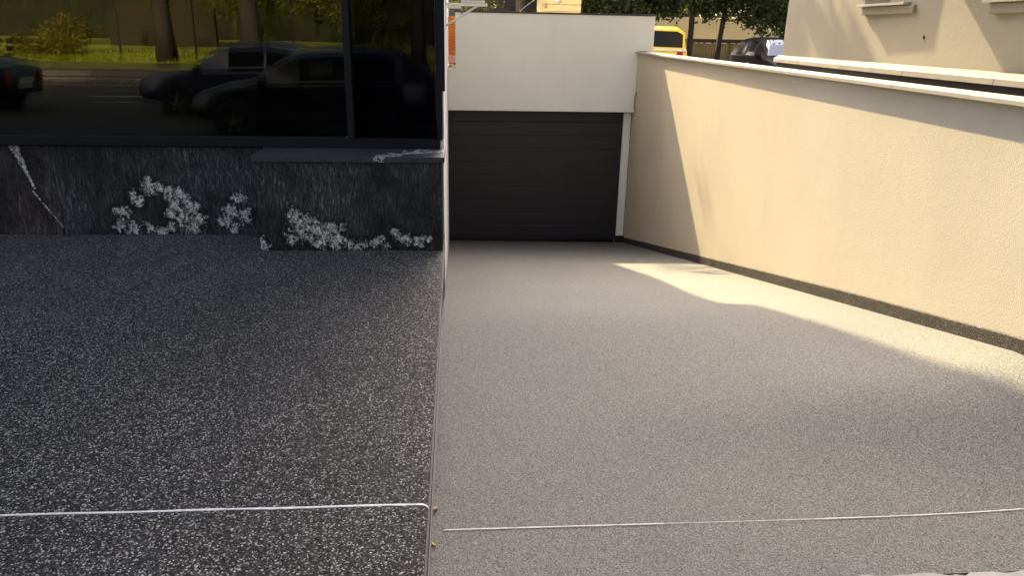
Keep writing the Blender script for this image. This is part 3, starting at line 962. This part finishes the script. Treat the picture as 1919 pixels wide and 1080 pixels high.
    for x in prof['wheels']:
        for sgn in (1, -1):
            w = bpy.data.objects.new('wheel', None); link(w); w.parent = root
            w.location = (x, sgn * (W / 2 - .10), wheel_r); w.empty_display_size = .1
            if sgn < 0: w.rotation_euler = (0, 0, math.pi)
            r = wheel_r
            mb = MB(); mb.lathe_y([(r * .62, -.10), (r * .95, -.10), (r, -.06), (r, .08), (r * .95, .112), (r * .66, .112), (r * .66, .08)], 24)
            mb.build('tyre', M['tyre'], w, smooth=True)
            mb = MB(); mb.lathe_y([(r * .66, .075), (r * .66, .108), (r * .60, .108), (r * .58, .06), (0.001, .05)], 24)
            mb.build('rim', M['black'], w)
            mb = MB()
            for s5 in range(5):
                a = 2 * math.pi * s5 / 5 + .3
                ca, sa = math.cos(a), math.sin(a)
                q = [(ca * .02 - sa * .03, sa * .02 + ca * .03), (ca * .02 + sa * .03, sa * .02 - ca * .03), (ca * r * .62 + sa * .022, sa * r * .62 - ca * .022), (ca * r * .62 - sa * .022, sa * r * .62 + ca * .022)]
                mb.add([(u, .108, v) for u, v in q] + [(u, .085, v) for u, v in q], [(0, 1, 2, 3), (4, 7, 6, 5), (0, 4, 5, 1), (1, 5, 6, 2), (2, 6, 7, 3), (3, 7, 4, 0)])
            mb.lathe_y([(.055, .09), (.055, .115), (.001, .118)], 14)
            mb.build('wheel_spokes', M['rim'], w)
            mb = MB(); mb.lathe_y([(r * 1.14, W * 0 + .085), (r * 1.14, .10), (r * 1.02, .10)], 28, 0, .02)
            mb.build('wheel_arch', M['black'], w)
    return root

HATCH = dict(st=[(-2.02, .66, .34, .80, None, .5), (-1.98, .76, .28, .90, .93, .58), (-1.78, .83, .24, .95, 1.20, .56), (-1.35, .86, .22, .95, 1.42, .56), (-.55, .87, .21, .94, 1.47, .58),
                 (.25, .87, .21, .92, 1.42, .56), (.55, .87, .21, .91, 1.25, .60), (1.02, .86, .22, .88, .90, .70), (1.55, .83, .24, .80, None, .5), (1.88, .76, .28, .69, None, .5), (2.02, .62, .34, .58, None, .4)],
             side=[(3, 4), (4, 5)], screen=(5, 7), back=(1, 3), wheels=(-1.28, 1.28))
SALOON = dict(st=[(-2.2, .66, .36, .82, None, .5), (-2.12, .78, .30, .92, None, .5), (-1.62, .86, .24, .97, .99, .72), (-.95, .88, .22, .96, 1.36, .58), (-.4, .89, .21, .95, 1.43, .58),
                  (.35, .89, .21, .93, 1.40, .57), (.72, .88, .21, .92, 1.22, .62), (1.15, .87, .22, .89, .91, .72), (1.75, .84, .24, .80, None, .5), (2.1, .76, .29, .68, None, .5), (2.22, .62, .36, .56, None, .4)],
              side=[(3, 4), (4, 5)], screen=(5, 7), back=(2, 3), wheels=(-1.36, 1.36))
VAN = dict(st=[(-2.05, .72, .38, .98, None, .5), (-2.03, .84, .32, 1.22, 1.26, .74), (-1.93, .87, .26, 1.24, 1.76, .72), (-1.55, .89, .24, 1.22, 1.83, .68), (-.3, .90, .22, 1.18, 1.85, .69),
               (.55, .90, .22, 1.12, 1.78, .67), (.95, .90, .22, 1.10, 1.50, .70), (1.40, .88, .23, 1.06, 1.08, .76), (1.80, .84, .26, .92, None, .5), (2.02, .78, .30, .74, None, .5), (2.10, .64, .36, .60, None, .4)],
           side=[(3, 4), (4, 5)], screen=(5, 7), back=(1, 2), wheels=(-1.30, 1.32))

van = car('yellow_van', 'yellow high-roofed van with red tail lamp, parked beyond garage and ramp wall', (5.62, 22.3, 0), R(80), 4.15, 1.8, 1.85, M['yellow'], VAN, 'van', lampz=1.20)
g = MB(); g.box(-2.075, -2.0, -.80, .80, 1.205, 1.255); g.build('reflection_strip', M['white_paint'], van, bevel=.008)  # white strip paints in the reflection below the rear window
car('dark_hatchback', 'dark purple black hatchback parked beside the neighbouring building corner', (10.35, 24.6, .05), R(-88), 4.05, 1.74, 1.50, M['dark_paint'],
    dict(HATCH, st=[(x, a, b_, c_ * 1.04, None if d_ is None else d_ * 1.06, e_) for x, a, b_, c_, d_, e_ in HATCH['st']]),
    screen_m=plain('windscreen_glass', (.05, .055, .06), .04, var=.02, ior=2.2, coat=1.0))
car('parked_hatchback', 'black hatchback parked at the near kerb, mirrored in both window panes', (-2.35, -1.55, -.20), R(180), 4.05, 1.74, 1.47, M['navy_paint'], HATCH)
car('parked_saloon', 'blue car on the road, mirrored in the middle of the large window', (-4.25, -4.7, -.20), R(180), 4.4, 1.78, 1.43, M['blue_paint'], SALOON)
car('parked_saloon', 'black saloon whose tail is mirrored at the left edge of the window', (-11.1, -4.6, -.20), R(180), 4.4, 1.78, 1.43, M['navy_paint'], SALOON)

# ------------------------------------------------------------------ fence, cream wall, kiosk, cable
fence = tag(empty('slat_fence', (9, 29, 0)), 'brown wooden slat fence with dark top rail beyond the parked cars', 'fence')
fi = Matrix.Translation((-9, -29, 0))
sl = None
for k in range(110):
    x = 6.5 + k * .105
    if sl is None:
        g = MB(); g.box(0, .096, 28.99, 29.01, .05, 1.36)
        sl = g.build('slat', M['fence_wood'], fence); sl.matrix_parent_inverse = fi
        o = sl
    else:
        o = sl.copy(); link(o); o.parent = fence
    o.matrix_parent_inverse = fi
    o.location = (x, random.uniform(-.006, .006), random.uniform(-.03, .02))
for k in range(7):
    g = MB(); g.box(6.4 + k * 1.95, 6.52 + k * 1.95, 29.02, 29.14, 0, 1.44)
    o = g.build('post', M['rail_wood'], fence, bevel=.006); o.matrix_parent_inverse = fi
for z in (.35, .85):
    g = MB(); g.box(6.4, 18.2, 29.012, 29.05, z, z + .09)
    o = g.build('rail', M['rail_wood'], fence); o.matrix_parent_inverse = fi
g = MB(); g.box(6.4, 18.2, 28.95, 29.08, 1.37, 1.50)
o = g.build('top_rail', M['rail_wood'], fence, bevel=.006); o.matrix_parent_inverse = fi

g = MB(); g.prism_xy([(4.5, 34.0), (17.5, 31.8), (17.6, 32.1), (4.5, 34.3)], -.1, 2.35)
tag(g.build('cream_wall', M['cream_wall'], bevel=.01), 'sunny cream wall behind the slat fence', 'wall')
g = MB(); g.box(-6, 5.2, 30, 30.4, -.1, 4.2)
tag(g.build('shed_wall', plain('dark_boards', (.035, .032, .03), .8, var=.3, scale=3)), 'dark grey boarded wall in shade behind the cream kiosk', 'wall')

ki = tag(empty('timber_kiosk', (3.13, 24, 0)), 'cream timber kiosk showing just above the garage wall', 'kiosk')
kii = Matrix.Translation((-3.13, -24, 0))
def kpart(mb, name, m, **kw):
    o = mb.build(name, m, **kw); o.parent = ki; o.matrix_parent_inverse = kii; return o
for k in range(13):
    z = .05 + k * .199
    g = MB(); g.box(2.58, 3.80, 24.0, 24.04, z, z + .182)
    kpart(g, 'plank', M['cream_wood'], bevel=.006)
g = MB(); g.box(2.50, 2.60, 23.97, 24.08, 0, 2.66)
kpart(g, 'corner_post', M['cream_wood'], bevel=.006)
g = MB(); g.box(2.56, 3.78, 24.06, 25.2, 0, 2.60)
kpart(g, 'cabin', M['cream_wood'])
g = MB(); g.box(2.42, 3.86, 23.93, 25.3, 2.635, 2.68)
kpart(g, 'roof', M['cap'])
g = MB(); g.box(2.66, 2.73, 23.93, 24.0, 2.33, 2.47); g.box(2.675, 2.715, 23.925, 23.93, 2.35, 2.45)
kpart(g, 'wall_lamp', M['pipe'], bevel=.01)
g = MB(); g.lathe_y([(.001, 23.94), (.08, 23.94), (.10, 23.97), (.10, 24.0)], 16, 3.07, 2.56)
kpart(g, 'round_light', M['lamp_clear'], smooth=True)
g = MB(); g.tube([(2.52, 24.1, 2.66), (2.2, 23.5, 2.45), (1.9, 23.0, 2.25), (1.5, 22, 1.8), (1.3, 21, .05)], .009, 6)
tag(g.build('stay_cable', M['cable'], smooth=True), 'thin grey cable slanting down left of the cream kiosk', 'cable')

# ------------------------------------------------------------------ trees, hedges
def leaf_cloud(mb, rng, blobs, n, size, flat=.35):
    wt = [b[3] * b[4] * b[5] * (b[6] if len(b) > 6 else 1) for b in blobs]
    tot = sum(wt)
    for bb, w_ in zip(blobs, wt):
        cx, cy, cz, rx, ry, rzz = bb[:6]
        m = max(8, int(n * w_ / tot))
        # sub-clumps keep the outline uneven and open gaps
        subs = []
        for _ in range(max(5, m // 45)):
            while True:
                v = Vector((rng.uniform(-1, 1), rng.uniform(-1, 1), rng.uniform(-1, 1)))
                if .25 < v.length < 1: break
            subs.append((Vector((cx + v.x * rx, cy + v.y * ry, cz + v.z * rzz)), rng.uniform(.18, .42) * min(rx, ry, rzz * 1.4)))
        for _ in range(m):
            c, r = rng.choice(subs)
            p = c + Vector((rng.gauss(0, .55), rng.gauss(0, .55), rng.gauss(0, .5))) * r
            s = size * rng.uniform(.6, 1.4)
            d = Vector((rng.gauss(0, 1), rng.gauss(0, 1), rng.gauss(-.35, .8))).normalized()
            u = d.cross(Vector((rng.gauss(0, 1), rng.gauss(0, 1), rng.gauss(0, 1)))).normalized()
            a = p - d * s * .5; b_ = p + d * s * .5
            k = d.cross(u).normalized() * s * .08
            mb.add([a, p + u * s * .27 + k, b_, p - u * s * .27 + k], [(0, 1, 2, 3)])

def tree(label, loc, h, trunk_r, blobs, n, size, leafm, seed, limbs=5, lean=0.0, group='trees behind the garage'):
    rng = random.Random(seed)
    root = tag(empty('tree', loc), label, 'tree', group)
    g = MB()
    k = 7
    pts = [(lean * (i / k) ** 1.5 + rng.uniform(-.04, .04) * i / k, rng.uniform(-.05, .05) * i / k, h * i / k - .06) for i in range(k + 1)]
    g.tube(pts, [trunk_r * (1.25 if i == 0 else 1 - .62 * i / k) for i in range(k + 1)], 10)
    for j in range(limbs):
        i = rng.randint(3, k - 1)
        b0 = Vector(pts[i])
        tb = rng.choice(blobs)
        t = Vector((tb[0] + rng.uniform(-.5, .5) * tb[3], tb[1] + rng.uniform(-.5, .5) * tb[4], tb[2] + rng.uniform(-.3, .5) * tb[5]))
        mid = b0.lerp(t, .5) + Vector((rng.uniform(-.2, .2), rng.uniform(-.2, .2), .25))
        g.tube([b0, mid, t], [trunk_r * .42, trunk_r * .26, trunk_r * .08], 7)
    g.build('trunk', M['bark'], root, smooth=True)
    g = MB()
    leaf_cloud(g, rng, blobs, n, size)
    g.build('crown', leafm, root, fixn=False)
    return root

# rear row: crowns hang just above the fence and the garage
TR = [
 ('dark leafy tree rising behind the cream kiosk', (4.5, 25.8), 6, .12, [(0, 0, 3.3, 1.5, 1.4, 1.3), (.6, -.3, 2.6, 1.1, 1.0, .8), (-.9, .3, 4.4, 1.4, 1.3, 1.2)], 9000, .16, 'leaf_dark', 1),
 ('dark bushy tree over the yellow van', (6.3, 28.2), 6.5, .11, [(0, 0, 3.0, 1.6, 1.3, .85), (-.9, -.4, 2.7, 1.1, 1.0, .6), (.9, .2, 2.75, 1.0, .9, .6), (0, .5, 4.6, 1.8, 1.5, 1.3)], 12000, .16, 'leaf_dark', 2),
 ('dark tree with straight trunk between the van and the hatchback', (8.6, 28.3), 7, .13, [(0, 0, 3.1, 1.5, 1.2, .8), (-.9, -.3, 2.8, 1.0, .8, .5), (.9, 0, 2.8, 1.0, 1.0, .55), (.2, .2, 4.8, 1.8, 1.6, 1.6)], 12000, .16, 'leaf_dark', 3),
 ('leaning tree with curved trunk in front of the cream wall', (9.7, 28.4), 6, .12, [(.6, 0, 3.1, 1.3, 1.2, .8), (1.3, -.3, 2.6, .9, .9, .6), (.4, .2, 4.5, 1.7, 1.5, 1.4)], 10000, .15, 'leaf_dark', 4),
 ('olive green tree close behind the dark hatchback', (12.0, 28.0), 7, .15, [(0, 0, 2.6, 1.4, 1.0, 1.1), (-.9, -.1, 2.4, .8, .7, .7), (.8, .1, 2.3, 1.1, .9, 1.2), (0, 0, 4.6, 1.9, 1.6, 1.6)], 14000, .14, 'leaf_dark', 5),
 ('olive green tree touching the neighbouring building corner', (13.9, 28.6), 6.5, .14, [(0, 0, 2.5, 1.4, 1.0, 1.3), (-.7, .2, 3.8, 1.5, 1.3, 1.3), (.5, 0, 1.6, 1.0, .9, .8)], 11000, .14, 'leaf_mid', 6),
 ('shaded tree at the left above the garage roof', (.5, 26.2), 6, .12, [(0, 0, 3.3, 1.2, 1.2, .9), (.3, .2, 2.9, .8, .8, .6), (-.2, 0, 4.6, 1.4, 1.4, 1.2)], 6000, .16, 'leaf_mid', 7),
 ('slim dark tree left of the cream kiosk', (2.9, 28.5), 6, .13, [(0, 0, 3.7, 1.3, 1.2, 1.1), (0, 0, 4.8, 1.4, 1.4, 1.2)], 6000, .16, 'leaf_dark', 8),
 ('tall slim tree standing behind all the others', (1.9, 23.6), 12.4, .16, [(.0, 0, 12.5, .75, .7, .65), (.3, 0, 11.5, .85, .7, .65), (-.25, .1, 11.9, .6, .6, .6), (.65, 0, 10.7, .7, .6, .5), (-1.75, 0, 11.5, 1.3, .9, .9, .07), (-1.4, .1, 10.6, 1.0, .8, .7, .07)], 2000, .2, 'leaf_dark', 9),
]
for lb, (x, y), h, tr, bl, n, s, lm, sd in TR:
    tree(lb, (x, y, 0), h, tr, bl, n, s, M[lm], sd, lean=.5 if 'leaning' in lb else 0)

def hedge(label, loc, blobs, n, size, leafm, seed, name='hedge', group='hedges across the street'):
    rng = random.Random(seed)
    root = tag(empty(name, loc), label, 'hedge', group)
    g = MB()
    for b_ in blobs:
        g.tube([(b_[0], b_[1], -.1), (b_[0] + .05, b_[1], b_[2])], [.05, .02], 6)
    g.build('stem', M['bark'], root)
    g = MB(); leaf_cloud(g, rng, blobs, n, size)
    g.build('foliage', leafm, root, fixn=False)
    return root
HB = [(k * 2.1 - 9, .3 * math.sin(k * 2.3), 3.4 + .5 * math.sin(k * 1.7), 1.7, .9, 1.7) for k in range(10)]
hedge('long tall dark hedge closing the view behind the cream wall', (12.5, 36.5, 0), HB, 26000, .24, M['leaf_dark'], 20, group='hedges behind the cream wall')
# across the street (mirrored in the glass)
hedge('yellow green leafy bush mirrored beside the left tree trunk', (-17.0, -21.8, .1), [(0, 0, .5, 1.3, .8, .6), (.9, 0, .9, .9, .7, .7), (-1.2, .1, .35, 1.0, .6, .4)], 3000, .16, M['leaf_yellow'], 21)
hedge('yellow green leafy bush mirrored in the right window pane', (-3.2, -22.2, .15), [(0, 0, .6, 1.0, .8, .7), (.7, 0, .4, .9, .7, .45)], 2000, .16, M['leaf_yellow'], 22)
hedge('tall green hedge mirrored at the top middle of the window', (-8.9, -22.6, .1), [(0, 0, 2.4, 1.6, 1.0, 1.0), (1.8, .1, 2.6, 1.5, 1.0, .9), (.2, 0, 1.2, 1.0, .8, .8)], 3600, .18, M['leaf_street'], 23)
hedge('high green hedge mirrored right of the tall trunk', (-5.0, -22.9, .1), [(0, 0, 2.2, 1.8, 1.0, 1.0), (1.6, .1, 2.0, 1.5, 1.0, 1.0)], 3400, .18, M['leaf_street'], 24)
hedge('loose green shrub mirrored in front of the dark olive wall', (-13.0, -22.9, .1), [(0, 0, 2.6, 1.0, .6, .5), (1.6, 0, 2.9, .9, .6, .4), (-1.6, 0, 3.0, .9, .5, .4)], 1500, .17, M['leaf_street'], 25)
g = MB(); g.box(-16.3, -11.4, -26.3, -26, .2, 4.2)
tag(g.build('olive_wall', plain('olive_wall', (.034, .029, .011), .9, var=.2, scale=3)), 'dark olive wall across the street, mirrored in the window', 'wall')
g = MB(); g.box(-40, 30, -33, -32.5, .5, 6)
tag(g.build('far_hedge_wall', plain('ivy_wall', (.016, .019, .005), .95, var=.5, scale=3)), 'long dark ivy covered wall far across the street', 'wall')
SG = 'street trees across the road'
tree('thick dark street tree mirrored at the left end of the window', (-19.2, -20.2, 0), 12, .66, [(0, 0, 9, 2.6, 2.4, 1.8), (1.2, 0, 10.6, 2.4, 2.2, 1.6)], 3000, .26, M['leaf_street'], 31, group=SG)
tree('street tree with straight trunk mirrored left of window centre', (-11.7, -20.3, 0), 11, .36, [(0, 0, 8.6, 2.4, 2.2, 1.6), (0.4, 0, 7.2, 1.6, 1.5, 0.8)], 3000, .24, M['leaf_street'], 32, group=SG)
tree('street tree with dark trunk mirrored behind the blue car', (-8.3, -20.3, 0), 11, .42, [(0, 0, 8.6, 2.4, 2.2, 1.6), (0.4, 0, 9.8, 2, 2, 1.4)], 3000, .24, M['leaf_street'], 33, group=SG)
tree('street tree mirrored in the narrow right pane', (-1.6, -20.5, 0), 11, .30, [(0, 0, 8.2, 2.2, 2, 1.6), (0.4, 0, 9.4, 2, 2, 1.4)], 2600, .24, M['leaf_street'], 34, group=SG)
rng = random.Random(77)
g = MB()
for _ in range(9000):
    x = rng.uniform(-24, 4); y = -19.6 - rng.random() ** 1.5 * 6
    zb = -.05 + max(0, (-y - 19.5) * .045)
    h = rng.uniform(.06, .2); a = rng.uniform(0, 6.28); w = .03
    g.add([(x - w * math.cos(a), y - w * math.sin(a), zb), (x + w * math.cos(a), y + w * math.sin(a), zb), (x + rng.uniform(-.06, .06), y + rng.uniform(-.06, .06), zb + h)], [(0, 1, 2)])
tag(g.build('grass', M['grass'], fixn=False), 'yellow green grass on the verge across the street', 'grass', kind='stuff')

# ------------------------------------------------------------------ small leaves along the terrace edge
for i, (y, lb, rz_) in enumerate(((3.16, 'tiny pale yellow leaf farthest down the ramp edge', .4), (2.335, 'yellow leaf beside the end of the white joint', 1.3), (2.13, 'ochre leaf nearest the camera at the terrace edge', 2.2))):
    g = MB()
    s = (.010, .017, .014)[i]
    prof = [(-1, 0), (-.5, .42), (.1, .5), (.6, .3), (1.1, 0), (.6, -.3), (.1, -.5), (-.5, -.42)]
    vs_ = [(u * s, v * s, .35 * s * abs(v) + .15 * s * u * u) for u, v in prof] + [(.05 * s, 0, 0)]
    g.add(vs_, [(k, (k + 1) % 8, 8) for k in range(8)])
    o = g.build('fallen_leaf', M['leaf_fallen'], fixn=False)
    x = -.088
    o.location = (x, y, ramp_z(x, y) + .006); o.rotation_euler = (0, .1, rz_)
    tag(o, lb, 'leaf', 'fallen leaves along the edge')
